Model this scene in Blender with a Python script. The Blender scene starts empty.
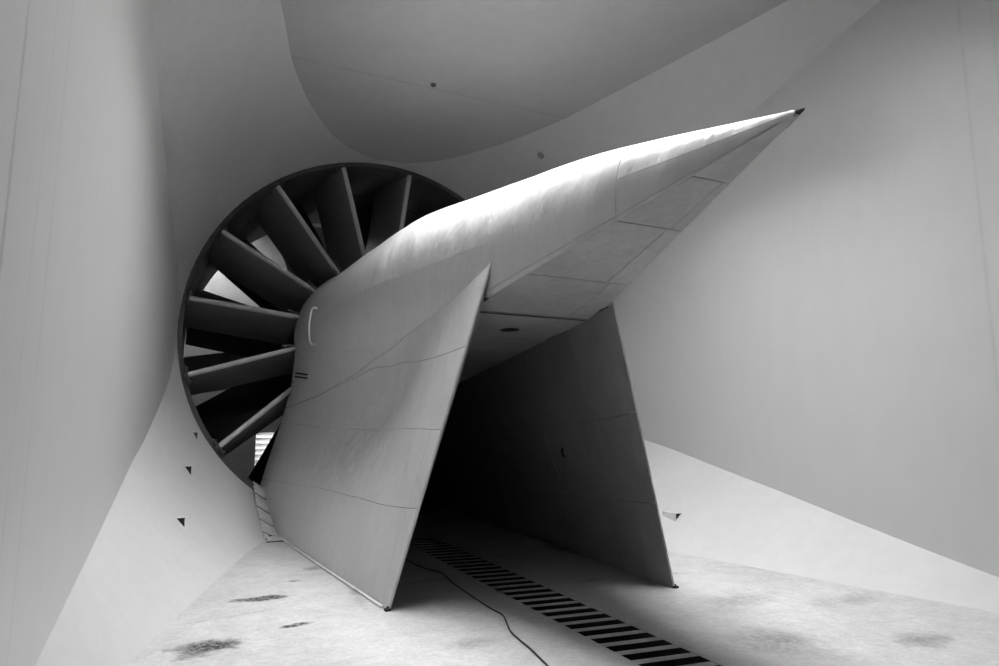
import bpy, math, random
from mathutils import Vector, Matrix

random.seed(7)
C = bpy.context.scene.collection
SC = bpy.context.scene
R = math.radians

# ------------------------------------------------------------------ camera, sky, light, exposure
CAM_LOC = Vector((-3.292, -12.695, 1.676))
cam = bpy.data.cameras.new('camera')
cam.lens = 24.0
cam.sensor_width = 36.0
cam.clip_start = 0.05
cam_ob = bpy.data.objects.new('camera', cam)
C.objects.link(cam_ob)
yaw, pitch, roll = R(24.786), R(8.131), R(0.08)
fw = Vector((math.sin(yaw) * math.cos(pitch), math.cos(yaw) * math.cos(pitch), math.sin(pitch)))
rt = Vector((math.cos(yaw), -math.sin(yaw), 0))
up = rt.cross(fw)
rt, up = rt * math.cos(roll) + up * math.sin(roll), up * math.cos(roll) - rt * math.sin(roll)
m = Matrix((rt, up, -fw)).transposed().to_4x4()
m.translation = CAM_LOC
cam_ob.matrix_world = m
SC.camera = cam_ob

world = bpy.data.worlds.new('overcast_sky')
SC.world = world
world.use_nodes = True
bg = world.node_tree.nodes['Background']
bg.inputs['Color'].default_value = (1, 1, 1, 1)
bg.inputs['Strength'].default_value = 10.0

SKY_X0, SKY_X1, SKY_Y0, SKY_Y1 = -.85, .7, -7.95, -5.9      # roof opening above the tail tip


def portal(name, loc, sx, sy, rot=(0, 0, 0)):
    l = bpy.data.lights.new(name, 'AREA')
    l.shape = 'RECTANGLE'
    l.size, l.size_y = sx, sy
    l.cycles.is_portal = True
    o = bpy.data.objects.new(name, l)
    o.location = loc
    o.rotation_euler = rot
    C.objects.link(o)


portal('roof_portal', ((SKY_X0 + SKY_X1) / 2, (SKY_Y0 + SKY_Y1) / 2, 8.15), SKY_X1 - SKY_X0, SKY_Y1 - SKY_Y0)
portal('window_portal', (-1.1, 11.3, .9), 1.0, 1.3, (R(-90), 0, 0))
portal('inlet_portal', (-3.625, 10.1, 8.65), 2.25, 1.0)

SC.view_settings.view_transform = 'Standard'
SC.view_settings.look = 'None'
SC.view_settings.exposure = 3.8
SC.view_settings.gamma = 1.0
SC.view_settings.use_curve_mapping = False
SC.cycles.max_bounces = 10
SC.cycles.diffuse_bounces = 8
SC.cycles.use_denoising = True
SC.cycles.sample_clamp_indirect = 8


# ------------------------------------------------------------------ materials
def new_mat(name):
    mt = bpy.data.materials.new(name)
    mt.use_nodes = True
    nt = mt.node_tree
    return mt, nt, nt.nodes, nt.links, nt.nodes['Principled BSDF']


def math_node(nt, op, a, b=None, clamp=False):
    n = nt.nodes.new('ShaderNodeMath')
    n.operation = op
    n.use_clamp = clamp
    for i, v in enumerate((a, b)):
        if v is None:
            continue
        if isinstance(v, (int, float)):
            n.inputs[i].default_value = v
        else:
            nt.links.new(v, n.inputs[i])
    return n.outputs[0]


def noise(nt, vec, scale, detail=4, rough=.6, stretch=(1, 1, 1)):
    mp = nt.nodes.new('ShaderNodeMapping')
    mp.inputs['Scale'].default_value = stretch
    nt.links.new(vec, mp.inputs['Vector'])
    n = nt.nodes.new('ShaderNodeTexNoise')
    n.inputs['Scale'].default_value = scale
    n.inputs['Detail'].default_value = detail
    n.inputs['Roughness'].default_value = rough
    nt.links.new(mp.outputs[0], n.inputs['Vector'])
    return n.outputs['Fac']


def remap(nt, v, a, b, c, d):
    n = nt.nodes.new('ShaderNodeMapRange')
    n.inputs['From Min'].default_value = a
    n.inputs['From Max'].default_value = b
    n.inputs['To Min'].default_value = c
    n.inputs['To Max'].default_value = d
    nt.links.new(v, n.inputs['Value'])
    return n.outputs[0]


def grey(nt, v, bsdf):
    n = nt.nodes.new('ShaderNodeCombineColor')
    for i in range(3):
        nt.links.new(v, n.inputs[i])
    nt.links.new(n.outputs[0], bsdf.inputs['Base Color'])


def paint(name, base, rough=.6, var=.12, layers=((1.2, (1, 1, 1)), (9, (1, 1, 1))), bumps=(), spec=.3, metal=0, stains=(),
          lines=(), speck=0.0):
    mt, nt, N, L, b = new_mat(name)
    geo = N.new('ShaderNodeNewGeometry')
    pos = geo.outputs['Position']
    v = None
    for sc, st in layers:
        f = remap(nt, noise(nt, pos, sc, stretch=st), .3, .7, 1 - var, 1 + var)
        v = f if v is None else math_node(nt, 'MULTIPLY', v, f)
    v = math_node(nt, 'MULTIPLY', v, base)
    if speck:
        s = remap(nt, noise(nt, pos, 60, 2, .5), .68, .74, 1.0, 1 - speck)
        v = math_node(nt, 'MULTIPLY', v, s)
    sep = None
    for (x, y, rx, ry, ang, dark, edge) in stains:
        if sep is None:
            sep = N.new('ShaderNodeSeparateXYZ')
            L.new(pos, sep.inputs[0])
            wob = remap(nt, noise(nt, pos, 3.0, 5, .65), .3, .7, -.55, .55)
            grit = remap(nt, noise(nt, pos, 22, 4, .75), .38, .56, .45, 1.0)
        dx = math_node(nt, 'SUBTRACT', sep.outputs[0], x)
        dy = math_node(nt, 'SUBTRACT', sep.outputs[1], y)
        ca, sa = math.cos(ang), math.sin(ang)
        u = math_node(nt, 'ADD', math_node(nt, 'MULTIPLY', dx, ca / rx), math_node(nt, 'MULTIPLY', dy, sa / rx))
        w = math_node(nt, 'ADD', math_node(nt, 'MULTIPLY', dx, -sa / ry), math_node(nt, 'MULTIPLY', dy, ca / ry))
        d = math_node(nt, 'SQRT', math_node(nt, 'ADD', math_node(nt, 'MULTIPLY', u, u), math_node(nt, 'MULTIPLY', w, w)))
        d = math_node(nt, 'ADD', d, wob)
        k = remap(nt, d, 1 - edge, 1 + edge * .3, dark, 0.0)
        k = math_node(nt, 'MULTIPLY', k, grit)
        v = math_node(nt, 'MULTIPLY', v, math_node(nt, 'SUBTRACT', 1.0, k))
    for (axis, at, wd, dark) in lines:
        sp = N.new('ShaderNodeSeparateXYZ')
        L.new(pos, sp.inputs[0])
        d = math_node(nt, 'ABSOLUTE', math_node(nt, 'SUBTRACT', sp.outputs[axis], at))
        d = math_node(nt, 'ADD', d, remap(nt, noise(nt, pos, 2.5), .3, .7, -wd * .5, wd * .5))
        v = math_node(nt, 'MULTIPLY', v, remap(nt, d, 0, wd, 1 - dark, 1.0))
    grey(nt, v, b)
    b.inputs['Roughness'].default_value = rough
    b.inputs['Metallic'].default_value = metal
    b.inputs['Specular IOR Level'].default_value = spec
    prev = None
    for sc, st, strength, dist in bumps:
        bn = N.new('ShaderNodeBump')
        bn.inputs['Strength'].default_value = strength
        bn.inputs['Distance'].default_value = dist
        L.new(noise(nt, pos, sc, 4, .55, st), bn.inputs['Height'])
        if prev:
            L.new(prev, bn.inputs['Normal'])
        prev = bn.outputs[0]
    if prev:
        L.new(prev, b.inputs['Normal'])
    return mt


FLOOR_STAINS = [
    (-3.08, -6.82, .27, .19, .15, .97, .5), (-2.52, -5.42, .26, .09, 0, .97, .5), (-2.40, -6.51, .14, .05, .2, .95, .5),
    (-2.13, -4.77, .07, .05, 0, .6, .5), (-1.19, -7.58, .22, .13, 0, .35, .8), (-1.80, -4.15, .13, .12, 0, .6, .8),
    (1.75, -7.44, .55, .28, .3, .40, .9), (1.10, -8.55, .30, .42, 0, .50, .9), (2.17, -9.0, .30, .16, 0, .55, .7),
    (2.75, -7.9, .5, .16, .1, .36, .9), (2.35, -5.1, .4, .10, -.3, .4, .8), (-2.3, -7.6, .8, .06, .1, .14, .9),
    (-2.9, -6.0, .5, .04, .25, .18, .9), (1.9, -6.2, .35, .06, -.2, .3, .8), (1.55, -4.2, .14, .5, 0, .45, .8),
    (0.9, -6.1, .30, .05, .3, .35, .8), (-.9, -5.4, .3, .05, .2, .35, .8), (-1.62, -5.4, .06, .9, -.09, .35, .9),
    (3.0, -6.3, .6, .08, -.5, .18, .9), (0.6, -4.4, .5, .06, .2, .3, .9)]
M = {}
M['floor'] = paint('worn_concrete', .41, .7, .09, ((.7, (1, 1, 1)), (5, (1, 1, 1)), (17, (1, 1, 1)), (45, (1, 1, 1))),
                   ((14, (1, 1, 1), .25, .01),), .25, stains=FLOOR_STAINS, speck=.22)
M['cone'] = paint('pale_painted_concrete', .46, .6, .03, ((.8, (1, 1, 1)), (6, (1, 1, 1))), ((7, (1, 1, 1), .10, .01),), .25)
M['wall'] = paint('grey_painted_wall', .42, .36, .02, ((.5, (1, 1, .3)), (5, (1, 1, .4))), ((6, (1, 1, 1), .08, .01),), .5,
                  lines=((1, -9.5, .03, .35), (1, -9.05, .015, .12), (1, -8.75, .03, .10)))
M['upper'] = paint('upper_corner_paint', .43, .6, .03, ((.8, (1, 1, 1)), (6, (1, 1, 1))), ((7, (1, 1, 1), .10, .01),), .25)
M['ceiling'] = paint('grey_painted_ceiling', .35, .6, .03, ((.6, (1, 1, 1)), (5, (1, 1, 1))), ((6, (1, 1, 1), .08, .01),), .25)
M['skin'] = paint('painted_steel_skin', .52, .5, .03, ((1.5, (1, 1, 1)), (4, (2.5, 2.5, .25)), (16, (1, 1, .4))),
                  ((1.2, (1.0, 1.7, .6), .6, .10), (22, (1, 1, 1), .08, .006)), .35, speck=.10)
M['soffit'] = paint('weathered_soffit_plate', .40, .55, .10, ((2, (1, 1, 1)), (12, (1, 1, 1))), ((20, (1, 1, 1), .08, .006),), .3, speck=.25)
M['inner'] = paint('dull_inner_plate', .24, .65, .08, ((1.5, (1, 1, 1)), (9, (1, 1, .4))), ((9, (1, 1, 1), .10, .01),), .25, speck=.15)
M['backing'] = paint('dark_gap_and_shade', .035, .8, .3, ((6, (1, 1, 1)),))
M['vane'] = paint('grey_vane_paint', .15, .5, .10, ((3, (1, 1, 1)), (14, (1, 1, 1))), ((12, (1, 1, 1), .08, .005),), .35)
M['edge'] = paint('lit_vane_edge', .42, .5, .10, ((5, (1, 1, 1)),), (), .35)  # paler than the vanes, painting in the light their edges catch
M['casing'] = paint('dark_casing_paint', .06, .55, .15, ((2, (1, 1, 1)), (9, (1, 1, 1))), ((9, (1, 1, 1), .1, .01),), .3)
M['blade'] = paint('black_rotor_blade', .025, .45, .2, ((3, (1, 1, 1)),), (), .4)
M['strut'] = paint('dull_chamber_paint', .12, .5, .1, ((3, (1, 1, 1)),), (), .3)
M['dark'] = paint('black_void_paint', .02, .8, .2, ((4, (1, 1, 1)),))
M['steel'] = paint('bright_bare_steel', .85, .45, .05, ((8, (1, 1, 1)),), (), .5, 0)
M['slat'] = paint('slat_concrete', .42, .7, .15, ((4, (1, 1, 1)), (20, (1, 1, 1))), ((18, (1, 1, 1), .2, .005),), .25)
M['cable'] = paint('black_rubber', .03, .6, .2, ((5, (1, 1, 1)),))
M['plate'] = paint('pale_cover_plate', .52, .55, .12, ((3, (1, 1, 1)), (12, (1, 1, 1))), ((14, (1, 1, 1), .1, .006),), .3)


# ------------------------------------------------------------------ mesh helpers
def interp(t, x):
    if x <= t[0][0]:
        return t[0][1]
    for (a, va), (b, vb) in zip(t, t[1:]):
        if x <= b:
            return va + (vb - va) * (x - a) / (b - a)
    return t[-1][1]


def smooth_table(t, step=.1, passes=6):
    n = int(round((t[-1][0] - t[0][0]) / step))
    xs = [t[0][0] + i * (t[-1][0] - t[0][0]) / n for i in range(n + 1)]
    vs = [interp(t, x) for x in xs]
    for _ in range(passes):
        vs = [vs[0]] + [.25 * vs[i - 1] + .5 * vs[i] + .25 * vs[i + 1] for i in range(1, n)] + [vs[-1]]
    return list(zip(xs, vs))


def linsp(a, b, n):
    return [a + (b - a) * i / n for i in range(n + 1)]


def obj(name, verts, faces, mat, parent=None, smooth=True, sharp_deg=35):
    off = parent_world(parent)
    me = bpy.data.meshes.new(name)
    me.from_pydata([tuple(Vector(v) - off) for v in verts], [], faces)
    me.validate()
    me.update()
    me.materials.append(mat)
    if smooth:
        me.polygons.foreach_set('use_smooth', [True] * len(me.polygons))
        me.set_sharp_from_angle(angle=R(sharp_deg))
    o = bpy.data.objects.new(name, me)
    C.objects.link(o)
    if parent:
        o.parent = parent
    return o


def parent_world(p):
    v = Vector((0, 0, 0))
    while p is not None:
        v += p.location
        p = p.parent
    return v


def tag(o, label=None, cat=None, group=None, kind=None):
    for k, v in (('label', label), ('category', cat), ('group', group), ('kind', kind)):
        if v:
            o[k] = v
    return o


def empty(name, loc):
    o = bpy.data.objects.new(name, None)
    o.location = loc
    o.empty_display_size = .3
    C.objects.link(o)
    return o


class MB:
    def __init__(self):
        self.v, self.f = [], []

    def add(self, vs, fs):
        n = len(self.v)
        self.v += [Vector(x) for x in vs]
        self.f += [tuple(i + n for i in f) for f in fs]
        return self

    def box(self, lo, hi, mat=None):
        x0, y0, z0 = lo
        x1, y1, z1 = hi
        vs = [Vector(p) for p in ((x0, y0, z0), (x1, y0, z0), (x1, y1, z0), (x0, y1, z0), (x0, y0, z1), (x1, y0, z1), (x1, y1, z1), (x0, y1, z1))]
        if mat is not None:
            vs = [mat @ v for v in vs]
        return self.add(vs, [(0, 3, 2, 1), (4, 5, 6, 7), (0, 1, 5, 4), (1, 2, 6, 5), (2, 3, 7, 6), (3, 0, 4, 7)])

    def bevel_box(self, lo, hi, c, mat=None):
        """box with chamfered edges"""
        (x0, y0, z0), (x1, y1, z1) = lo, hi
        vs, idx = [], {}
        for sx in (0, 1):
            for sy in (0, 1):
                for sz in (0, 1):
                    p = [(x0, x1)[sx], (y0, y1)[sy], (z0, z1)[sz]]
                    s = [1 - 2 * sx, 1 - 2 * sy, 1 - 2 * sz]
                    for a in range(3):
                        q = [p[k] + (s[k] * c if k != a else 0) for k in range(3)]
                        idx[(sx, sy, sz, a)] = len(vs)
                        vs.append(mat @ Vector(q) if mat is not None else Vector(q))
        fs = []
        for a in range(3):
            b, d = (a + 1) % 3, (a + 2) % 3
            for s in (0, 1):
                loop = []
                for (u, w) in ((0, 0), (1, 0), (1, 1), (0, 1)):
                    k = [0, 0, 0]
                    k[a], k[b], k[d] = s, u, w
                    loop.append(idx[(k[0], k[1], k[2], a)])
                fs.append(tuple(loop if s else loop[::-1]))
            for u in (0, 1):
                for w in (0, 1):
                    k0, k1 = [0, 0, 0], [0, 0, 0]
                    k0[b] = k1[b] = u
                    k0[d] = k1[d] = w
                    k0[a], k1[a] = 0, 1
                    fl = [idx[(*k0, b)], idx[(*k1, b)], idx[(*k1, d)], idx[(*k0, d)]]
                    fs.append(tuple(fl if (u == w) else fl[::-1]))
        for sx in (0, 1):
            for sy in (0, 1):
                for sz in (0, 1):
                    t = [idx[(sx, sy, sz, a)] for a in range(3)]
                    fs.append(tuple(t if (sx + sy + sz) % 2 else t[::-1]))
        return self.add(vs, fs)

    def tube(self, pts, r, n=8, cap=True):
        pts = [Vector(p) for p in pts]
        rings = []
        side = None
        for i, p in enumerate(pts):
            t = (pts[min(i + 1, len(pts) - 1)] - pts[max(i - 1, 0)]).normalized()
            if side is None:
                side = t.cross(Vector((0, 0, 1)))
                if side.length < .1:
                    side = t.cross(Vector((1, 0, 0)))
            side = (side - t * side.dot(t)).normalized()
            w = t.cross(side)
            rings.append([p + (side * math.cos(2 * math.pi * k / n) + w * math.sin(2 * math.pi * k / n)) * r for k in range(n)])
        vs = [v for rg in rings for v in rg]
        fs = []
        for i in range(len(rings) - 1):
            for k in range(n):
                a, b = i * n + k, i * n + (k + 1) % n
                fs.append((a, b, b + n, a + n))
        if cap:
            fs.append(tuple(range(n))[::-1])
            fs.append(tuple(range(len(vs) - n, len(vs))))
        return self.add(vs, fs)

    def build(self, name, mat, parent=None, smooth=True, sharp_deg=35):
        return obj(name, self.v, self.f, mat, parent, smooth, sharp_deg)


def grid(P, us, vs, flip=False, skip=None):
    nv = len(vs)
    V = [P(u, v) for u in us for v in vs]
    F = []
    for i in range(len(us) - 1):
        for j in range(nv - 1):
            if skip and skip(i, j):
                continue
            a = i * nv + j
            f = (a, a + 1, a + nv + 1, a + nv)
            F.append(f[::-1] if flip else f)
    return V, F


def panel(name, P, us, vs, inward, thick, mat, parent):
    """a closed curved plate: outer face on P(u,v), back face `thick` towards inward(point)"""
    nu, nv = len(us), len(vs)
    V = [Vector(P(u, v)) for u in us for v in vs]
    nrm = []
    for i in range(nu):
        for j in range(nv):
            a = V[min(i + 1, nu - 1) * nv + j] - V[max(i - 1, 0) * nv + j]
            b = V[i * nv + min(j + 1, nv - 1)] - V[i * nv + max(j - 1, 0)]
            n = a.cross(b)
            n = n.normalized() if n.length > 1e-9 else Vector((0, 0, 1))
            nrm.append(n)
    mid = (nu // 2) * nv + nv // 2
    s = 1 if nrm[mid].dot(inward(V[mid])) < 0 else -1
    nrm = [n * s for n in nrm]
    B = [v - n * thick for v, n in zip(V, nrm)]
    _, F = grid(lambda u, v: (0, 0, 0), us, vs)
    # orientation of the quads: (a,a+1,a+nv+1,a+nv) has normal b x a = -(a x b)
    front = [f[::-1] for f in F] if s > 0 else F
    back = [tuple(i + nu * nv for i in (f[::-1])) for f in front]
    loop = [i * nv for i in range(nu)] + [(nu - 1) * nv + j for j in range(1, nv)] + [i * nv + nv - 1 for i in range(nu - 2, -1, -1)] + [j for j in range(nv - 2, 0, -1)]
    side = []
    for k in range(len(loop)):
        a, b = loop[k], loop[(k + 1) % len(loop)]
        f = (a, b, b + nu * nv, a + nu * nv)
        side.append(f if s > 0 else f[::-1])
    return obj(name, V + B, front + back + side, mat, parent, True, 40)


# ------------------------------------------------------------------ tunnel shell (octagonal diffuser: cone cut by four planes)
AZ = 3.406                                                     # height of the fan axis
CONE = smooth_table([(-26, 7.8), (-12, 5.68), (-9.5, 5.30), (-8, 5.06), (-6, 4.73), (-4, 4.40), (-3, 4.25), (-2, 4.06), (-1, 3.84), (-.5, 3.72), (0, 3.57), (.3, 3.52)], .1, 5)
cone_r = lambda y: interp(CONE, y)
WALL = smooth_table([(-24, 4.44), (-12, 4.09), (-8, 3.97), (-6, 3.91), (-4, 3.845), (-3, 3.80), (-2, 3.74), (-1, 3.66), (0, 3.57), (.3, 3.55)], .1, 5)
wall_x = lambda y: interp(WALL, y)
upper_r = lambda y: cone_r(y) + .024 * max(0, -y - 1)           # the upper right corner is a little wider
Y_END = -24.0


def ceil_z(y):
    return 7.006 - .010 * y if y > -3.2 else 7.038 - .028 * (y + 3.2)


def edge_wall(y, rf=cone_r):                                               # half height of the flat side wall about the axis
    r, x = rf(y), wall_x(y)
    return math.sqrt(max(r * r - x * x, 0))


ramp = lambda y, a, b, top=1.0: max(0, min(top, (a - y) / b))
RW = {(-1, -1): lambda y: cone_r(y) - .09 * ramp(y, -3, 5), (1, -1): lambda y: cone_r(y) - .06 * ramp(y, -2, 4), (-1, 1): cone_r, (1, 1): upper_r}
RFL = {(-1, -1): lambda y: cone_r(y) + .05 * ramp(y, -3, 4), (1, -1): lambda y: cone_r(y) - .16 * ramp(y, 0, 5, 1.5), (-1, 1): cone_r, (1, 1): upper_r}


def edge_floor(y, s=-1):                                        # half width of the flat floor
    r = RFL[(s, -1)](y)
    return min(math.sqrt(max(r * r - AZ * AZ, 0)), wall_x(y))


def edge_ceil(y, rf=cone_r):
    r, h = rf(y), ceil_z(y) - AZ
    return min(math.sqrt(max(r * r - h * h, 0)), wall_x(y))


YS = linsp(.25, -3, 52) + linsp(-3, -11, 64)[1:] + linsp(-11, Y_END, 14)[1:]


def wall(side, name):
    s = -1 if side == 'left' else 1
    ys = [y for y in YS if cone_r(y) > wall_x(y)]

    def P(y, v):
        d0, d1 = edge_wall(y, RW[(s, -1)]), edge_wall(y, RW[(s, 1)])
        lo, hi = max(AZ - d0, 0), min(AZ + d1, ceil_z(y))
        return Vector((s * wall_x(y), y, lo + (hi - lo) * v))
    V, F = grid(P, ys, linsp(0, 1, 12), flip=(s < 0))
    return tag(obj(name, V, F, M['wall']), kind='structure')


def corner(name, sx, sz):
    """conical corner surface between a side wall and the floor or ceiling"""
    rw, rfl = RW[(sx, sz)], RFL[(sx, sz)]

    def span(y):
        t_wall = math.asin(min(edge_wall(y, rw) / rw(y), 1))
        h = AZ if sz < 0 else ceil_z(y) - AZ
        t_flat = math.asin(min(h / rfl(y), 1))
        return t_wall, max(t_flat, t_wall)

    def P(y, v):
        a, b = span(y)
        t = a + (b - a) * v
        r = rw(y) + (rfl(y) - rw(y)) * v
        return Vector((sx * r * math.cos(t), y, AZ + sz * r * math.sin(t)))
    ys = [y for y in YS if span(y)[1] - span(y)[0] > .004]
    V, F = grid(P, ys, linsp(0, 1, 24), flip=(sx * sz > 0))
    return tag(obj(name, V, F, M['upper' if sz > 0 else 'cone'], sharp_deg=60), kind='structure')


wall_left = wall('left', 'wall_left')
wall_right = wall('right', 'wall_right')
w_ll = corner('wall_lower_left', -1, -1)
w_lr = corner('wall_lower_right', 1, -1)
w_ul = corner('wall_upper_left', -1, 1)
w_ur = corner('wall_upper_right', 1, 1)

# ceiling in three slabs with a roof opening
ce = tag(empty('ceiling', (0, 0, 0)), kind='structure')


edge_ceil_r = lambda y: edge_ceil(y, upper_r)


def ceil_part(name, ys, x0, x1):
    V, F = grid(lambda y, v: Vector((x0(y) + (x1(y) - x0(y)) * v, y, ceil_z(y))), ys, linsp(0, 1, 8))
    obj(name, V, F, M['ceiling'], ce)


ys_c = [y for y in YS if cone_r(y) > ceil_z(y) - AZ]
g = .006
ceil_part('ceiling_slab', [y for y in ys_c if y > -3.2] + [-3.2 + g], lambda y: -edge_ceil(y), edge_ceil_r)
y2 = [-3.2 - g] + [y for y in ys_c if -3.2 > y > SKY_Y1] + [SKY_Y1]
ceil_part('ceiling_slab', y2, lambda y: -edge_ceil(y), edge_ceil_r)
y3 = [SKY_Y1] + [y for y in ys_c if SKY_Y1 > y > SKY_Y0] + [SKY_Y0]
ceil_part('ceiling_slab', y3, lambda y: -edge_ceil(y), lambda y: SKY_X0)
ceil_part('ceiling_slab', y3, lambda y: SKY_X1, edge_ceil_r)
y4 = [SKY_Y0] + [y for y in ys_c if y < SKY_Y0]
ceil_part('ceiling_slab', y4, lambda y: -edge_ceil(y), edge_ceil_r)
kb = MB()                                                       # unseen kerb around the opening, raised to keep slanting light off upper walls
zt_ = 7.9
for (xa, ya, xb, yb) in ((SKY_X0, SKY_Y0, SKY_X0, SKY_Y1), (SKY_X1, SKY_Y0, SKY_X1, SKY_Y1), (SKY_X0, SKY_Y0, SKY_X1, SKY_Y0), (SKY_X0, SKY_Y1, SKY_X1, SKY_Y1)):
    dx, dy = (.2 if xa == xb else 0), (.2 if ya == yb else 0)
    sx = -1 if xa < 0 else 1
    sy = -1 if ya == SKY_Y0 else 1
    lo = (min(xa, xa + sx * dx if dx else xa), min(ya, ya + sy * dy if dy else ya), min(ceil_z(ya), ceil_z(yb)))
    hi = (max(xb, xb + sx * dx if dx else xb), max(yb, yb + sy * dy if dy else yb), zt_)
    kb.box(lo, hi)
kb.build('light_baffle_kerb', M['ceiling'], ce, False)
obj('ceiling_joint_strip', [(-4.6, -3.5, ceil_z(-3.2) + .05), (4.6, -3.5, ceil_z(-3.2) + .05),
                            (4.6, -2.9, ceil_z(-3.2) + .05), (-4.6, -2.9, ceil_z(-3.2) + .05)], [(0, 1, 2, 3)], M['inner'], ce, False)


def disc_plug(name, c, n, r, mat, parent):
    n = Vector(n).normalized()
    a = n.orthogonal().normalized()
    b = n.cross(a)
    prof = ((r, 0), (r, .02), (r * .7, .03), (r * .55, .012), (0.001, .01))
    V, F = [], []
    K = 12
    for (q, h) in prof:
        V += [Vector(c) + (a * math.cos(2 * math.pi * k / K) + b * math.sin(2 * math.pi * k / K)) * q + n * h for k in range(K)]
    for i in range(len(prof) - 1):
        for k in range(K):
            F.append((i * K + k, i * K + (k + 1) % K, (i + 1) * K + (k + 1) % K, (i + 1) * K + k))
    return obj(name, V, F, mat, parent)


disc_plug('ceiling_socket', (-.12, -3.32, ceil_z(-3.32)), (0, 0, -1), .045, M['casing'], ce)
disc_plug('wall_socket', (2.39, -2.23, 6.74), (-.58, 0, -.81), .07, M['inner'], w_ur)

# far end of the chamber, behind the camera
eb = MB()
eb.box((-5.2, Y_END - .2, -.1), (5.2, Y_END, 8.3))
obj_end = eb.build('wall_end', M['dark'], None, False)
tag(obj_end, kind='structure')

# unseen box added around the shell to block stray sky, roof opening left free
oe = MB()
X, Y0, Y1, ZB, ZR = 6.2, Y_END - .4, 8.0, -.9, zt_
oe.box((-X, Y0, ZR), (X, SKY_Y0, ZR + .2)).box((-X, SKY_Y1, ZR), (X, Y1, ZR + .2)).box((-X, SKY_Y0, ZR), (SKY_X0, SKY_Y1, ZR + .2)).box((SKY_X1, SKY_Y0, ZR), (X, SKY_Y1, ZR + .2))
oe.box((-X - .2, Y0, ZB), (-X, Y1, ZR + .2)).box((X, Y0, ZB), (X + .2, Y1, ZR + .2)).box((-X, Y0, ZB - .2), (X, Y1, ZB)).box((-X, Y0 - .2, ZB), (X, Y0, ZR + .2))
tag(oe.build('wall_light_seal', M['ceiling'], None, False), kind='structure')

# floor with a row of drain slots
SLOT_X0, SLOT_X1 = -.262, .262
SLOT_Y0, SLOT_P, SLOT_D, SKEW = -5.777, .2098, .130, .045
K0, K1 = -15, 16
TR0 = SLOT_Y0 - SLOT_P * K0
TR1 = SLOT_Y0 - SLOT_P * K1 - SLOT_D
fl = tag(empty('floor', (0, 0, 0)), kind='structure')
FY = [y for y in YS if cone_r(y) > AZ]
edge_floor_r = lambda y: edge_floor(y, 1)


def floor_part(ys, x0, x1, n):
    V, F = grid(lambda y, v: Vector((x0(y) + (x1(y) - x0(y)) * v, y, 0)), ys, linsp(0, 1, n), flip=True)
    obj('floor_slab', V, F, M['floor'], fl)


floor_part([.25] + [y for y in FY if .25 > y > TR0] + [TR0], lambda y: -edge_floor(y), edge_floor_r, 8)
yf = [TR0] + [y for y in FY if TR0 > y > TR1] + [TR1]
floor_part(yf, lambda y: -edge_floor(y), lambda y: SLOT_X0, 6)
floor_part(yf, lambda y: SLOT_X1, edge_floor_r, 6)
floor_part([TR1] + [y for y in FY if y < TR1], lambda y: -edge_floor(y), edge_floor_r, 8)
tr = MB()
tr.add([(SLOT_X0, TR0, 0), (SLOT_X1, TR0, 0), (SLOT_X1, TR1, 0), (SLOT_X0, TR1, 0), (SLOT_X0, TR0, -.6), (SLOT_X1, TR0, -.6), (SLOT_X1, TR1, -.6), (SLOT_X0, TR1, -.6)],
       [(4, 5, 6, 7)[::-1], (0, 1, 5, 4), (1, 2, 6, 5), (2, 3, 7, 6), (3, 0, 4, 7)])
tr.build('drain_trench', M['dark'], fl, False)
bar0 = None
for k in range(K0, K1):
    ya = SLOT_Y0 - SLOT_P * k - SLOT_D                          # near edge of slot k
    wd = SLOT_P - SLOT_D
    if bar0 is None:
        mb = MB()
        x0, x1 = SLOT_X0 + .001, SLOT_X1 - .001
        sk = SKEW
        vs = [(x0, 0, 0), (x1, -sk, 0), (x1, -sk - wd, 0), (x0, -wd, 0), (x0, 0, -.002), (x1, -sk, -.002), (x1, -sk - wd, -.002), (x0, -wd, -.002)]
        mb.add(vs, [(0, 3, 2, 1), (4, 5, 6, 7), (0, 1, 5, 4), (1, 2, 6, 5), (2, 3, 7, 6), (3, 0, 4, 7)])
        bar0 = mb.build('drain_slat', M['slat'], fl, False)
        b = bar0
    else:
        b = bar0.copy()
        C.objects.link(b)
    b.location = (0, ya, -.001)

# ------------------------------------------------------------------ nacelle tail cone standing on its hollow pedestal
HW = smooth_table([(-10.02, .004), (-9.5, .112), (-9, .215), (-8, .435), (-7, .655), (-6.8, .70), (-6.5, .765), (-6, .865), (-5.5, .965), (-5, 1.06), (-4.5, 1.15), (-4, 1.22), (-3.5, 1.27), (-3, 1.31), (-2, 1.38), (-1, 1.46), (0, 1.53), (.5, 1.56)], .1, 4)
CZ = smooth_table([(-10.02, 3.6), (-8.5, 3.42), (-7, 3.27), (-6, 3.3), (-5, 3.36), (-4, 3.4), (.5, 3.406)], .1, 4)
BB = [(-10.02, 0.008), (-10.0, 0.014), (-9.75, 0.108), (-9.5, 0.2), (-9.25, 0.292), (-9.0, 0.384), (-8.75, 0.475), (-8.5, 0.562), (-8.25, 0.643), (-8.0, 0.72), (-7.75, 0.79), (-7.5, 0.855), (-7.25, 0.915), (-7.0, 0.964), (-6.75, 0.999), (-6.5, 1.025), (-6.25, 1.051), (-6.0, 1.077), (-5.75, 1.104), (-5.5, 1.133), (-5.25, 1.164), (-5.0, 1.195), (-4.75, 1.228), (-4.5, 1.259), (-4.25, 1.282), (-4.0, 1.298), (-3.75, 1.308), (-3.5, 1.313), (-3.0, 1.324), (-2.5, 1.349), (-2.0, 1.37), (-1.5, 1.372), (-1.0, 1.375), (-0.75, 1.38), (-0.5, 1.391), (-0.25, 1.407), (0.0, 1.429), (0.25, 1.456), (0.5, 1.486)]
BB = smooth_table(BB, .05, 4)
hw = lambda y: interp(HW, y)
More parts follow.
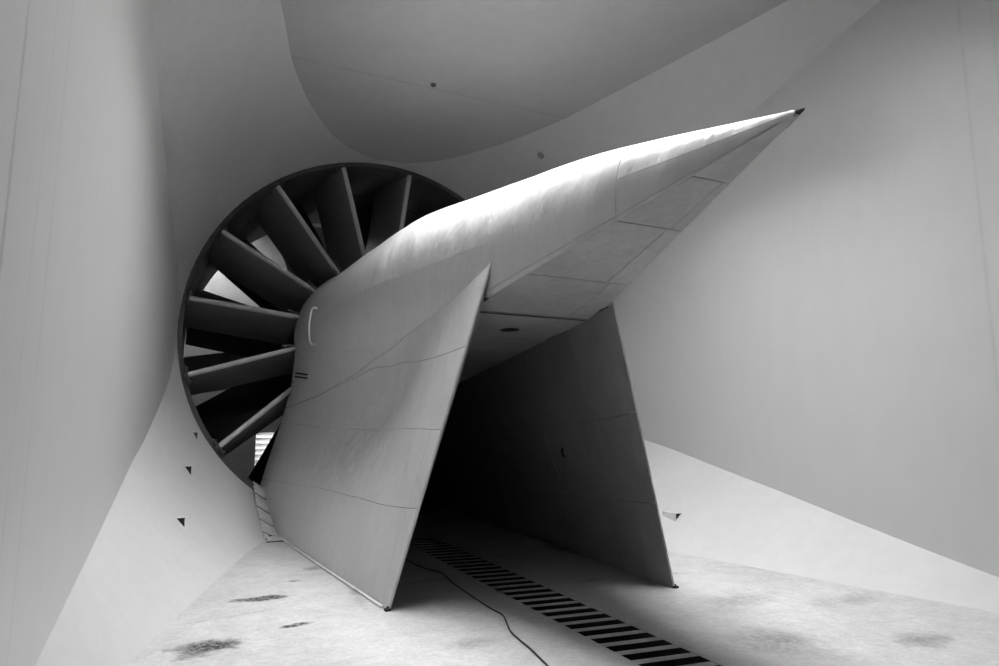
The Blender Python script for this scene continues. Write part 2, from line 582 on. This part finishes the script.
cz = lambda y: interp(CZ, y)
bb = lambda y: interp(BB, y)
YF, YT = .48, -9.945                                              # front and cap seam


def soffit_z(y):
    return 2.955 - .203 * (y + 6.79) if y < -6.4 else 2.876 - .09 * (y + 6.4)


def body(y, phi):                                               # phi 0 = left side, pi/2 = top, pi = right side
    e = 2 / (2 + .5 * max(0, min(1, (-4 - y) / 2)))             # round at the hub, squarer towards the tail
    c, s = math.cos(phi), math.sin(phi)
    return Vector((-hw(y) * math.copysign(abs(c) ** e, c), y, cz(y) + bb(y) * math.copysign(abs(s) ** e, s)))


def phi_at(y, sg):                                              # angle whose height is sg * bb above the centre line
    e = 2 / (2 + .5 * max(0, min(1, (-4 - y) / 2)))
    return math.asin(math.copysign(abs(sg) ** (1 / e), sg))


SK = smooth_table([(-6.85, .02), (-6.48, -.14), (-5.84, -.33), (-5.2, -.45), (-4.4, -.52), (-3, -.46), (-1.7, -.34), (0, -.16), (.5, -.10)], .1, 3)
sk_ = lambda y: interp(SK, y)


def chine(y):
    s = (soffit_z(y) - cz(y)) / bb(y)
    return phi_at(y, max(-.9, min(.3, s)))


def low(y):
    if y < -6.75:
        return chine(y)
    a = phi_at(y, sk_(y)) - .03
    if y > -6.25:
        return a
    t = (y + 6.75) / .5
    return chine(y) * (1 - t) + a * t


NAC_LOC = (0, -3, 0)
nac = tag(empty('tail_cone', NAC_LOC), 'pale steel tail cone with a sharp raised tip, standing on a hollow splayed pedestal', 'tail cone')
inward_axis = lambda p: Vector((0, p.y, cz(p.y))) - p
TH = .02


def body_panel(y0, y1, f0, f1, nu, nv, gy=.004, gp=.004):
    us = linsp(y0 - gy if y0 > y1 else y0, y1 + gy, nu)

    def P(y, v):
        a, b = f0(y), f1(y)
        k = gp / max(bb(y), .05)
        a, b = a + k, b - k
        return body(y, a + (b - a) * v)
    return panel('skin_panel', P, us, linsp(0, 1, nv), inward_axis, TH if abs(y1) < 9 else .008, M['skin'], nac)


mir = lambda f: (lambda y: math.pi - f(y))
seam_strip = lambda y: phi_at(y, max(-.9, (soffit_z(y) - cz(y)) / bb(y)) + .065)
seam_crest = lambda y: phi_at(y, .385)
seam_side = lambda y: phi_at(y, interp([(-6.5, .22), (-6.1, .19), (-5, .12), (-3.9, .105), (.5, .08)], y))
# tail: from the cap to the ring seam at -8.47
for a, b in ((chine, seam_strip), (seam_strip, seam_crest), (seam_crest, mir(seam_crest)), (mir(seam_crest), mir(seam_strip)), (mir(seam_strip), mir(chine))):
    body_panel(-8.47, YT, a, b, 14, 4 if a in (chine,) else 12, .005, .0018)
# middle
for a, b in ((chine, seam_strip), (seam_strip, mir(seam_strip)), (mir(seam_strip), mir(chine))):
    body_panel(-6.78, -8.47, a, b, 14, 4 if a is chine else 34, .0004 if a is not chine else .003, .0025)
# forward, down to the pedestal weld
for a, b in ((low, seam_side), (seam_side, mir(seam_side)), (mir(seam_side), mir(low))):
    body_panel(-.32, -6.78, a, b, 60, 12 if a is low else 34, .0004, .0012)
# hub ring next to the vanes
for a, b in ((low, seam_side), (seam_side, mir(seam_side)), (mir(seam_side), mir(low))):
    body_panel(YF, -.32, a, b, 8, 10 if a is low else 34, .002, .0012)

# dark core behind the joints
cy = linsp(YF - .02, -9.86, 90)


def core(y, v):
    p = body(y, -1.2 + (math.pi + 2.4) * v)
    c = Vector((0, y, cz(y)))
    d = (p - c)
    k = max(.55, 1 - .032 / max(d.length, .03))
    p = c + d * k
    p.z = max(p.z, soffit_z(y) + .03)
    return p


V, F = grid(core, cy, linsp(0, 1, 44), flip=True)
obj('inner_shell', V, F, M['backing'], nac)

# black tip
tp = []
K = 16
tipv, tipf = [], []
for y in (YT, -9.965, -9.985):
    ph0 = chine(y)
    tipv += [body(y, ph0 + (math.pi - 2 * ph0) * k / (K - 1)) for k in range(K)]
tipv.append(Vector((0, -10.005, 3.612)))
for i in range(2):
    for k in range(K):
        tipf.append((i * K + k, i * K + (k + 1) % K, (i + 1) * K + (k + 1) % K, (i + 1) * K + k)[::-1])
for k in range(K):
    tipf.append((2 * K + k, 2 * K + (k + 1) % K, 3 * K)[::-1])
tipf.append(tuple(range(K)))
tag(obj('tip_cap', tipv, tipf, M['dark'], nac), 'small black cap on the very tip')

# flat underside, plate by plate
def tri_w(y):
    return .67 * (y + 10.0) / 3.2 if y < -6.8 else .67


def inner_top_x(y):
    return interp([(-6.8, .66), (-6.3, .71), (-5.0, .78), (-3.7, .87), (-1.2, 1.0), (.45, 1.05)], y)


def soffit_w(y):
    return -body(y, chine(y)).x if y < -6.8 else inner_top_x(y)


def soffit_panel(y0, y1, a, b, n=6, gy=.006, gx=.004, mat='soffit'):
    def P(y, v):
        w = soffit_w(y)
        x0, x1 = a * w + gx, b * w - gx
        return Vector((x0 + (x1 - x0) * v, y, soffit_z(y)))
    return panel('soffit_panel', P, linsp(y0 - gy, y1 + gy, n), linsp(0, 1, 4), lambda p: Vector((0, 0, 1)), .015, M[mat], nac)


for y0, y1, sp in ((-9.18, -9.93, None), (-8.47, -9.18, .62), (-7.385, -8.47, .55), (-6.43, -7.385, .62)):
    if sp is None:
        soffit_panel(y0, y1, -1, 1, 6, .005)
    else:
        soffit_panel(y0, y1, -1, sp, 6)
        soffit_panel(y0, y1, sp, 1, 6, .005, .003)
soffit_panel(-5.1, -5.35, -1, 1, 2, .01)
soffit_panel(-4.55, -5.1, -1, -.1, 3, .008)
soffit_panel(-4.55, -5.1, -.1, 1, 3, .008)
soffit_panel(-2.2, -4.55, -1, 1, 6, .008)
soffit_panel(.4, -2.2, -1, 1, 6, .008)


def ring_panel(y0, y1, cx, cyy, rx, ry):
    """soffit plate with an oval hole"""
    K = 32
    V, F = [], []
    def edge_pt(a):
        c, s = math.cos(a), math.sin(a)
        w = soffit_w((y0 + y1) / 2) - .006
        hx = (w - cx) if c > 0 else (w + cx)
        hy = (y0 - .008 - cyy) if s > 0 else (cyy - y1 - .008)
        t = min(hx / abs(c) if abs(c) > 1e-6 else 1e9, hy / abs(s) if abs(s) > 1e-6 else 1e9)
        return cx + c * t, cyy + s * t
    angs = sorted([2 * math.pi * k / K for k in range(K)] +
                  [math.atan2(yy - cyy, xx - cx) % (2 * math.pi) for xx in (-soffit_w((y0 + y1) / 2) + .006, soffit_w((y0 + y1) / 2) - .006) for yy in (y0 - .008, y1 + .008)])
    n = len(angs)
    for a in angs:
        ex, ey = edge_pt(a)
        V.append((ex, ey, soffit_z(ey)))
    for h in (0, .015):
        for a in angs:
            x, y = cx + rx * math.cos(a), cyy + ry * math.sin(a)
            V.append((x, y, soffit_z(y) + h))
    for k in range(n):
        j = (k + 1) % n
        F.append((k, k + n, j + n, j))
        F.append((k + n, k + 2 * n, j + 2 * n, j + n))
    o = obj('soffit_panel', V, F, M['soffit'], nac, False)
    obj('port_shade', [(V[2 * n + k][0], V[2 * n + k][1], V[2 * n + k][2] - .004) for k in range(n)], [tuple(range(n))[::-1]], M['dark'], o, False)  # black disc paints the dark depth of the hole
    return o


ring_panel(-5.35, -6.37, .06, -5.72, .12, .11)
hg = MB()
hg.box((-.66, -6.425, soffit_z(-6.4) + .004), (.70, -6.375, soffit_z(-6.4) + .016))
hg.build('joint_strip', M['inner'], nac, False)

# pedestal side plates
BASE = smooth_table([(-6.8, 1.495), (-6.4, 1.52), (-4.4, 1.70), (-2.43, 1.86), (-1, 1.97), (.5, 2.15)], .1, 3)
REAR_Y = {-1: -6.39, 1: -6.78}
Y_FRONT = .45


def fair(s):
    def P(u, v):
        yk = Y_FRONT + (-6.85 - Y_FRONT) * u
        yb = Y_FRONT + (REAR_Y[s] - Y_FRONT) * u
        ph = phi_at(yk, sk_(yk))
        K_ = body(yk, ph)
        T = (body(yk, ph - .05) - K_).normalized()
        K_.x += -.004
        base = Vector((-interp(BASE, yb) if u < .999 else -(1.52 if s < 0 else 1.495), yb, 0.0))
        Ln = (base - K_).length
        w = .30 * (1 - u ** 4)
        p1 = K_ + (T * w + (base - K_) / Ln * (.33 - w)) * Ln
        straight = (K_ - base).normalized()
        upv = Vector((0.06, 0, 1)).normalized()
        p2 = base + (upv * (1 - u) + straight * u) * Ln * .30
        q = 1 - v
        p = K_ * q ** 3 + p1 * 3 * q * q * v + p2 * 3 * q * v * v + base * v ** 3
        if s > 0:
            p = Vector((-p.x, p.y, p.z))
        return p
    return P


SEAMS = [
    [(0, -.002), (1, -.002)],
    [(0, .36), (.23, .265), (.39, .165), (.63, .03), (.75, .004), (1, .004)],
    [(0, .364), (.23, .269), (.30, .222), (.55, .10), (.71, .105), (.95, .22), (1, .25)],
    [(0, .45), (.08, .44), (.23, .425), (.61, .395), (.82, .408), (.94, .455), (1, .485)],
    [(0, .76), (.25, .725), (.46, .695), (.73, .68), (1, .705)],
    [(0, 1), (1, 1)]]
SEAMS = [smooth_table(t, .02, 4) for t in SEAMS]
U_STRIP = .965
for s in (-1, 1):
    P = fair(s)
    for i in range(5):                                          # rows of plates between slanted welds
        cols = ((0, U_STRIP, 44), (U_STRIP, 1, 3)) if i > 2 else ((.28 if i == 1 else 0, 1, 48),)
        for (u0, u1, nu) in cols:
            us = linsp(u0 + (.0003 if u0 else 0), u1 - (.0003 if u1 < 1 else 0), nu)
            f0, f1 = SEAMS[i], SEAMS[i + 1]
            g0, g1 = (0 if i == 0 else .0010), (0 if i == 4 else .0010)

            def Q(u, v, f0=f0, f1=f1, g0=g0, g1=g1):
                a, b = interp(f0, u) + g0, interp(f1, u) - g1
                return P(u, a + (max(b, a + .0005) - a) * v)
            panel('pedestal_panel', Q, us, linsp(0, 1, 10), lambda p: Vector((-p.x, 0, -.2)), .02, M['skin'], nac)
    # framing behind the joints
    V, F = grid(lambda u, v: P(u, v) + Vector((-s * .028, 0, 0)), linsp(0, .985, 44), linsp(.02, 1, 40), flip=(s > 0))
    obj('pedestal_frame', V, F, M['backing'], nac)

    # inner wall of the walk-through, in plates
    def PI(u, v, s=s):
        y_t = Y_FRONT - .05 + (-6.80 - Y_FRONT + .05) * u
        y_b = Y_FRONT - .05 + (REAR_Y[s] - Y_FRONT + .05) * u
        top = Vector((s * inner_top_x(y_t), y_t, soffit_z(y_t) + .01))
        bx = interp([(-6.8, 1.455), (-6.4, 1.47), (-5.5, 1.58), (-4.3, 1.63), (-2.3, 1.60), (.5, 1.55)], y_b)
        bot = Vector((s * bx, y_b, 0))
        if u > .97:
            k = (u - .97) / .03
            o_t = P(1, max(0, (3.27 - top.z) / 3.27)) + Vector((-s * .028, 0, 0))
            o_b = P(1, 1) + Vector((-s * .028, 0, 0))
            top = top * (1 - k) + o_t * k
            bot = bot * (1 - k) + o_b * k
        p = top * (1 - v) + bot * v
        if u <= .97:
            yk = Y_FRONT + (-6.85 - Y_FRONT) * u
            o = P(u, max(0.0, min(1.0, 1 - p.z / max(body(yk, phi_at(yk, sk_(yk))).z, .1))))
            p.x = s * min(abs(p.x), abs(o.x) - .09)
        return p
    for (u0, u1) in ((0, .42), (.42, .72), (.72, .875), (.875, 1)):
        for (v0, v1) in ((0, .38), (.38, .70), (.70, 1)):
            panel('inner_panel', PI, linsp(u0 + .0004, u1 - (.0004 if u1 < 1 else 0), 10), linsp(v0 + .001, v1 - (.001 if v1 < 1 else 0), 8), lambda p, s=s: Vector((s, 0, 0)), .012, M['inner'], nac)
    # thin rear lip and foot bolt
    lip = MB()
    lip.tube([P(1, v) + Vector((-s * .012, -.004, 0)) for v in linsp(0, 1, 24)], .010, 6)
    lip.build('rear_lip', M['skin'], nac)
    ft = P(1, 1)
    fb = MB()
    fb.bevel_box((-.03, -.03, 0), (.03, .025, .025), .006, Matrix.Translation(ft))
    fb.tube([ft + Vector((0, -.005, .02)), ft + Vector((0, -.005, .04))], .011, 8)
    tag(fb.build('foot_bolt', M['dark'], nac), 'black bolted foot under the rear edge')
    # pale skirting along the outside of the base
    sb = MB()
    pts = [P(u, 1) for u in linsp(.33, .985, 24)]
    for k in range(len(pts) - 1):
        a, b = pts[k], pts[k + 1]
        o_ = Vector((s * .022, 0, 0))
        sb.add([a, b, b + o_, a + o_, a + Vector((0, 0, .026)), b + Vector((0, 0, .026)), b + o_ + Vector((0, 0, .018)), a + o_ + Vector((0, 0, .018))],
               [(4, 5, 6, 7), (3, 2, 6, 7)[::-1], (0, 3, 7, 4), (1, 5, 6, 2)])
    sb.build('base_strip', M['plate'], nac, False)

# closed front of the pedestal under the hub
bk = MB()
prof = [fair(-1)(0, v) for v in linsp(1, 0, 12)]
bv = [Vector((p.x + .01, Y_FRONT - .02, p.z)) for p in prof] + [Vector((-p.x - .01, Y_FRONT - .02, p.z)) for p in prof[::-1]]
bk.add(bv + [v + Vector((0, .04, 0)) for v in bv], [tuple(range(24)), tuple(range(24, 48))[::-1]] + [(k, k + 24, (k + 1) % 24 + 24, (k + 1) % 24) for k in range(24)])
bk.build('bulkhead', M['backing'], nac, False)  # dark colour paints in the unlit end of the walk-through

# grab handle, latch bars, hook
hd = MB()
hy = (-.82, -.98)
def on_body(y, z, off):
    ph = math.asin((z - cz(y)) / bb(y))
    p = body(y, ph)
    n = Vector((p.x / hw(y) ** 2, 0, (p.z - cz(y)) / bb(y) ** 2)).normalized()
    return p + n * off
hd.tube([on_body(-1.10, 3.72, 0), on_body(-1.08, 3.72, .05), on_body(-1.06, 3.69, .065)] + [on_body(-1.06, z, .065) for z in linsp(3.6, 3.15, 6)] + [on_body(-1.08, 3.10, .05), on_body(-1.10, 3.10, 0)], .014, 8)
tag(hd.build('grab_handle', M['steel'], nac), 'pale bent-rod grab handle')
P = fair(-1)
for v in (.160, .180):
    lb = MB()
    a, b = P(.03, v), P(.13, v)
    lb.tube([a + Vector((-.012, 0, 0)), (P(.08, v) + Vector((-.014, 0, 0))), b + Vector((-.012, 0, 0))], .016, 6)
    lb.build('latch_bar', M['dark'], nac)
hk = MB()
hk.tube([(1.16, -5.14, 1.46), (1.12, -5.14, 1.45), (1.09, -5.13, 1.40), (1.10, -5.12, 1.35), (1.14, -5.13, 1.31)], .016, 8)
hk.build('wall_hook', M['dark'], nac)

# ------------------------------------------------------------------ fan: stator vanes, rotor, casing
FR = 3.5
st = tag(empty('fan_stator', (0, 0, AZ)), 'dark round fan casing with broad grey guide vanes radiating from the hub', 'stator')
A0, DA = R(216.34), R(22.5)
sec = []
for k in range(9):                                              # section: s along chord, half thickness
    s_ = k / 8
    t_ = .045 + .025 * math.sin(math.pi * s_ ** .8)
    sec.append((s_, t_ if k else .042))


def vane_pt(a, f, s_, t_):
    """f 0 at the hub, 1 at the casing"""
    ends = []
    for g in (0, 1):
        r = 1.50 + (FR + .01 - 1.50) * g
        y = (.40 * (1 - g)) + (1.7 - .40 * (1 - g)) * s_
        ang = a + (-R(5.8) * (1 - g)) * (1 - s_) + (R(4) + R(4) * (1 - g)) * s_
        p = Vector((r * math.cos(ang), y, AZ + r * math.sin(ang)))
        tang = Vector((-math.sin(ang), 0, math.cos(ang)))
        ends.append(p + tang * t_)
    return ends[0].lerp(ends[1], f)


for k in range(12):
    a = A0 - DA * k
    V, F = [], []
    fs_ = linsp(0, 1, 5)
    loop = []
    for (s_, t_) in sec:
        loop.append((s_, t_))
    loop += [(1.012, 0.0)]
    for (s_, t_) in sec[::-1]:
        loop.append((s_, -t_))
    loop += [(-.014, -.03), (-.018, 0.0), (-.014, .03)]
    n = len(loop)
    for f in fs_:
        for (s_, t_) in loop:
            V.append(vane_pt(a, f, s_, t_))
    for i in range(len(fs_) - 1):
        for j in range(n):
            F.append((i * n + j, i * n + (j + 1) % n, (i + 1) * n + (j + 1) % n, (i + 1) * n + j))
    F += [tuple(range(n))[::-1], tuple(range(len(V) - n, len(V)))]
    vn = obj('guide_vane', V, F, M['vane'], st, True, 50)
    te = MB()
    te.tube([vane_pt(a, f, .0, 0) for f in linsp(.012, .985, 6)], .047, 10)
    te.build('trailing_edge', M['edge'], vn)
    # hub fork and casing shoe at the trailing edge
    ang = a - R(5.8)
    q = Matrix.Translation((0, 0, AZ)) @ Matrix.Rotation(-ang, 4, 'Y')
    fk = MB()
    for sg in (-1, 1):
        fk.bevel_box((1.50, .33, sg * .05 - .012), (1.80, .42, sg * .05 + .012), .005, q)
    fk.tube([q @ Vector((1.74, .36, -.08)), q @ Vector((1.74, .36, .08))], .018, 8)
    fk.build('hub_fork', M['vane'], vn)
    q = Matrix.Translation((0, 0, AZ)) @ Matrix.Rotation(-a, 4, 'Y')
    sh = MB()
    sh.bevel_box((FR - .05, -.04, -.16), (FR - .005, .34, .16), .012, q)
    for yy in (.0, .26):
        for zz in (-.12, .12):
            sh.tube([q @ Vector((FR - .05, yy, zz)), q @ Vector((FR - .075, yy, zz))], .018, 6)
    sh.build('casing_shoe', M['casing'], vn)


def ring_mesh(prof, n=96, closed=True):
    V, F = [], []
    for k in range(n):
        a = 2 * math.pi * k / n
        V += [Vector((r * math.cos(a), y, AZ + r * math.sin(a))) for (r, y) in prof]
    m_ = len(prof)
    for k in range(n):
        k2 = (k + 1) % n
        for j in range(m_ if closed else m_ - 1):
            j2 = (j + 1) % m_
            F.append((k * m_ + j, k * m_ + j2, k2 * m_ + j2, k2 * m_ + j))
    return V, F


cas = st
V, F = ring_mesh([(FR, .06), (FR, 1.86), (FR + .15, 1.86), (FR + .15, .06)])
obj('casing_ring', V, F, M['casing'], cas)
V, F = ring_mesh([(FR, 1.90), (FR, 4.2), (FR + .15, 4.2), (FR + .15, 1.90)])
obj('casing_ring', V, F, M['casing'], cas)
V, F = ring_mesh([(FR + .12, 1.84), (FR + .12, 1.92), (FR + .3, 1.92), (FR + .3, 1.84)])
obj('casing_band', V, F, M['dark'], cas)
V, F = ring_mesh([(FR - .012, .03), (FR - .012, .06), (FR + .25, .06), (FR + .25, .03)])
obj('mouth_flange', V, F, M['casing'], cas)
V, F = ring_mesh([(cone_r(y) + .05, y) for y in linsp(.28, -1.6, 10)], 96, False)  # ring added behind the shell to stop light leaking in at the mouth
obj('light_leak_collar', V, F, M['cone'], cas)

rot = tag(empty('fan_rotor', (0, 2.5, AZ)), 'black fan rotor with twisted blades, half hidden behind the guide vanes', 'rotor')
V, F = ring_mesh([(1.50, .50), (1.54, .62), (1.56, 1.0), (1.56, 3.4), (1.50, 3.8), (1.2, 4.4), (.7, 4.85), (.02, 5.0)], 48, False)
obj('hub', V, F, M['blade'], rot)
NB = 12
for k in range(NB):
    a = R(176) + 2 * math.pi * k / NB
    V, F = [], []
    fs_ = linsp(0, 1, 6)
    lp = [(-.5, 0), (-.3, .05), (0, .07), (.3, .045), (.5, 0), (.3, -.03), (0, -.04), (-.3, -.03)]
    n = len(lp)
    for f in fs_:
        r = 1.54 + (3.46 - 1.54) * f
        tw = R(62) - R(28) * f                                  # angle of the chord from the axis
        ch = .95 - .15 * f
        for (c_, t_) in lp:
            yy = 2.5 + c_ * ch * math.cos(tw) - t_ * ch * math.sin(tw)
            tt = c_ * ch * math.sin(tw) + t_ * ch * math.cos(tw)
            V.append(Vector((r * math.cos(a) - tt * math.sin(a), yy, AZ + r * math.sin(a) + tt * math.cos(a))))
    for i in range(len(fs_) - 1):
        for j in range(n):
            F.append((i * n + j, i * n + (j + 1) % n, (i + 1) * n + (j + 1) % n, (i + 1) * n + j))
    F += [tuple(range(n))[::-1], tuple(range(len(V) - n, len(V)))]
    obj('rotor_blade', V, F, M['blade'], rot, True, 50)

for k in range(14):                                             # fixed struts upstream of the rotor
    a = R(10) + 2 * math.pi * k / 14
    q = Matrix.Translation((0, 0, AZ)) @ Matrix.Rotation(-a, 4, 'Y')
    ms = MB()
    ms.bevel_box((1.3, -.6, -.05), (3.48, .6, .05), .03, q @ Matrix.Translation((0, 3.65, 0)) @ Matrix.Rotation(R(50), 4, 'X') @ Matrix.Scale(.85, 4, (0, 1, 0)))
    ms.build('inlet_strut', M['vane'], cas)

# upstream inlet behind the fan
V, F = ring_mesh([(FR + .02, 4.2), (FR + .15, 4.8), (3.9, 5.6), (4.4, 6.6), (4.9, 7.8), (9.0, 7.81)], 64, False)
o = obj('wall_inlet', V, F, M['strut'], None)
tag(o, kind='structure')
iw = MB()
iw.add([(-5.2, 7.8, -1.6), (5.2, 7.8, -1.6), (5.2, 11, -1.6), (-5.2, 11, -1.6), (-5.2, 7.8, 8.5), (5.2, 7.8, 8.5), (5.2, 11, 8.5), (-5.2, 11, 8.5)],
       [(0, 1, 2, 3), (1, 5, 6, 2)[::-1], (0, 3, 7, 4)[::-1]])
iw.box((-5.2, 7.8, 8.5), (5.2, 9.6, 8.6))                       # unseen chamber roof, opening added to light the space behind the fan
iw.box((-5.2, 10.6, 8.5), (5.2, 11.0, 8.6))
iw.box((-5.2, 9.6, 8.5), (-4.75, 10.6, 8.6))
iw.box((-2.5, 9.6, 8.5), (5.2, 10.6, 8.6))
WX0, WX1, WZ0, WZ1 = -1.25, -.45, .25, 1.52                       # low louvred window in the chamber's end wall
for lo, hi in (((-5.2, 11, -1.6), (WX0, 11.2, 8.5)), ((WX1, 11, -1.6), (5.2, 11.2, 8.5)), ((WX0, 11, -1.6), (WX1, 11.2, WZ0)), ((WX0, 11, WZ1), (WX1, 11.2, 8.5))):
    iw.box(lo, hi)
for k in range(7):
    z = WZ0 + (WZ1 - WZ0) * (k + .5) / 7
    iw.box((-.42, -.115, -.008), (.42, .115, .008), Matrix.Translation(((WX0 + WX1) / 2, 11.1, z)) @ Matrix.Rotation(R(-58), 4, 'X'))
iw.box((-5.2, 7.7, 4.9 + 3.3), (5.2, 7.8, 8.6))
o = iw.build('wall_chamber', M['strut'], None, False)
tag(o, kind='structure')

# ------------------------------------------------------------------ small things
# cover plates of the duct between the corner and the pedestal
du = tag(empty('duct_cover', (-1.95, -1.0, 0)), 'short row of pale cover plates climbing to the fan beside the pedestal foot', 'duct cover')


def on_cone(x, y, off):
    r = cone_r(y)
    d = math.sqrt(max(r * r - x * x, 0))
    z = max(AZ - d, 0)
    n = Vector((-x, 0, d)).normalized() if AZ - d > 0 else Vector((0, 0, 1))
    return Vector((x, y, z)) + n * off


dy_ = linsp(-2.05, .2, 5)
for k in range(5):
    y0, y1 = dy_[k] + .03, dy_[k + 1] - .03
    panel('cover_plate', lambda u, v: on_cone(-2.16 - .08 * (u + 2.05) / 2.25 + .32 * v, u, .024 + .07 * ((u + 2.05) / 2.25) ** 2), linsp(y0, y1, 3), linsp(0, 1, 3), lambda p: Vector((0, 0, -1)), .03, M['plate'], du)

panel('joint_bed', lambda u, v: on_cone(-2.16 - .08 * (u + 2.05) / 2.25 + .012 + .296 * v, u, .014 + .07 * ((u + 2.05) / 2.25) ** 2), linsp(-2.04, .19, 8), linsp(0, 1, 3), lambda p: Vector((0, 0, -1)), .02, M['backing'], du)

cb = MB()
cpts = [(-.80, -3.2), (-.66, -3.9), (-.66, -4.48), (-.60, -4.84), (-.52, -5.1), (-.58, -5.58), (-.61, -6.11), (-.62, -6.41), (-.63, -6.72), (-.62, -6.98), (-.69, -7.22), (-.77, -7.47), (-.80, -7.69), (-.82, -7.91), (-.85, -8.1), (-.92, -8.5), (-1.1, -9.2)]
fine = []
for i in range(len(cpts) - 1):
    for t in range(4):
        p0, p1, p2, p3 = [Vector((*cpts[min(max(i + d, 0), len(cpts) - 1)], 0)) for d in (-1, 0, 1, 2)]
        s = t / 4
        fine.append(.5 * ((2 * p1) + (p2 - p0) * s + (2 * p0 - 5 * p1 + 4 * p2 - p3) * s * s + (3 * p1 - p0 - 3 * p2 + p3) * s ** 3) + Vector((0, 0, .010)))
cb.tube(fine, .0065, 6)
tag(cb.build('cable', M['cable']), 'thin black cable lying in a wavy line on the floor beside the slots', 'cable')



def hood(y, z, w, dep, label):
    """small wedge-shaped hood on a lower corner wall, open and black towards the camera side; w < 0 on the left"""
    s = -1 if w < 0 else 1
    w = abs(w)
    r = cone_r(y)
    x_at = lambda zz: math.sqrt(max((cone_r(y) - (.09 if s > 0 else 0)) ** 2 - (zz - AZ) ** 2, .01))
    xa = x_at(z) + .01
    xb = x_at(z) - w
    zc = z
    while x_at(zc) > xb and zc > .03:
        zc -= .005
    h = tag(empty('wall_hood', (s * xa, y, z)), label, 'hood', 'small hoods on the lower corner walls')
    t = .008
    def prism(pts, y0, y1):
        n = len(pts)
        V = [(s * a, y0, b) for a, b in pts] + [(s * a, y1, b) for a, b in pts]
        F = [tuple(range(n)), tuple(range(n, 2 * n))[::-1]] + [(k, (k + 1) % n, (k + 1) % n + n, k + n)[::-1] for k in range(n)]
        return V, F
    V, F = prism([(xa, z), (xa, z + t), (xb, z + t), (xb, z)], y - dep / 2, y + dep / 2)
    obj('top_plate', V, F, M['plate'], h, False)
    V, F = prism([(xb, z), (xb + t, z), (xb + t, zc - .01), (xb, zc)], y - dep / 2, y + dep / 2)
    obj('front_plate', V, F, M['plate'], h, False)
    V, F = prism([(xa, z), (xb + t, z), (xb + t, zc)], y - dep / 2 + .02, y + dep / 2)
    tag(obj('opening', V, F, M['dark'], h, False), 'black triangular open end')
    return h


hood(-3.72, .62, -.09, .13, 'nearest of the three small hoods low on the left corner wall')
hood(-1.80, 1.12, -.09, .13, 'middle one of the three small hoods low on the left corner wall')
hood(-.39, 1.60, -.07, .11, 'smallest and farthest hood on the left corner wall, next to the fan ring')
hood(-4.62, .45, .10, .30, 'single small hood low on the right, beside the pedestal edge')
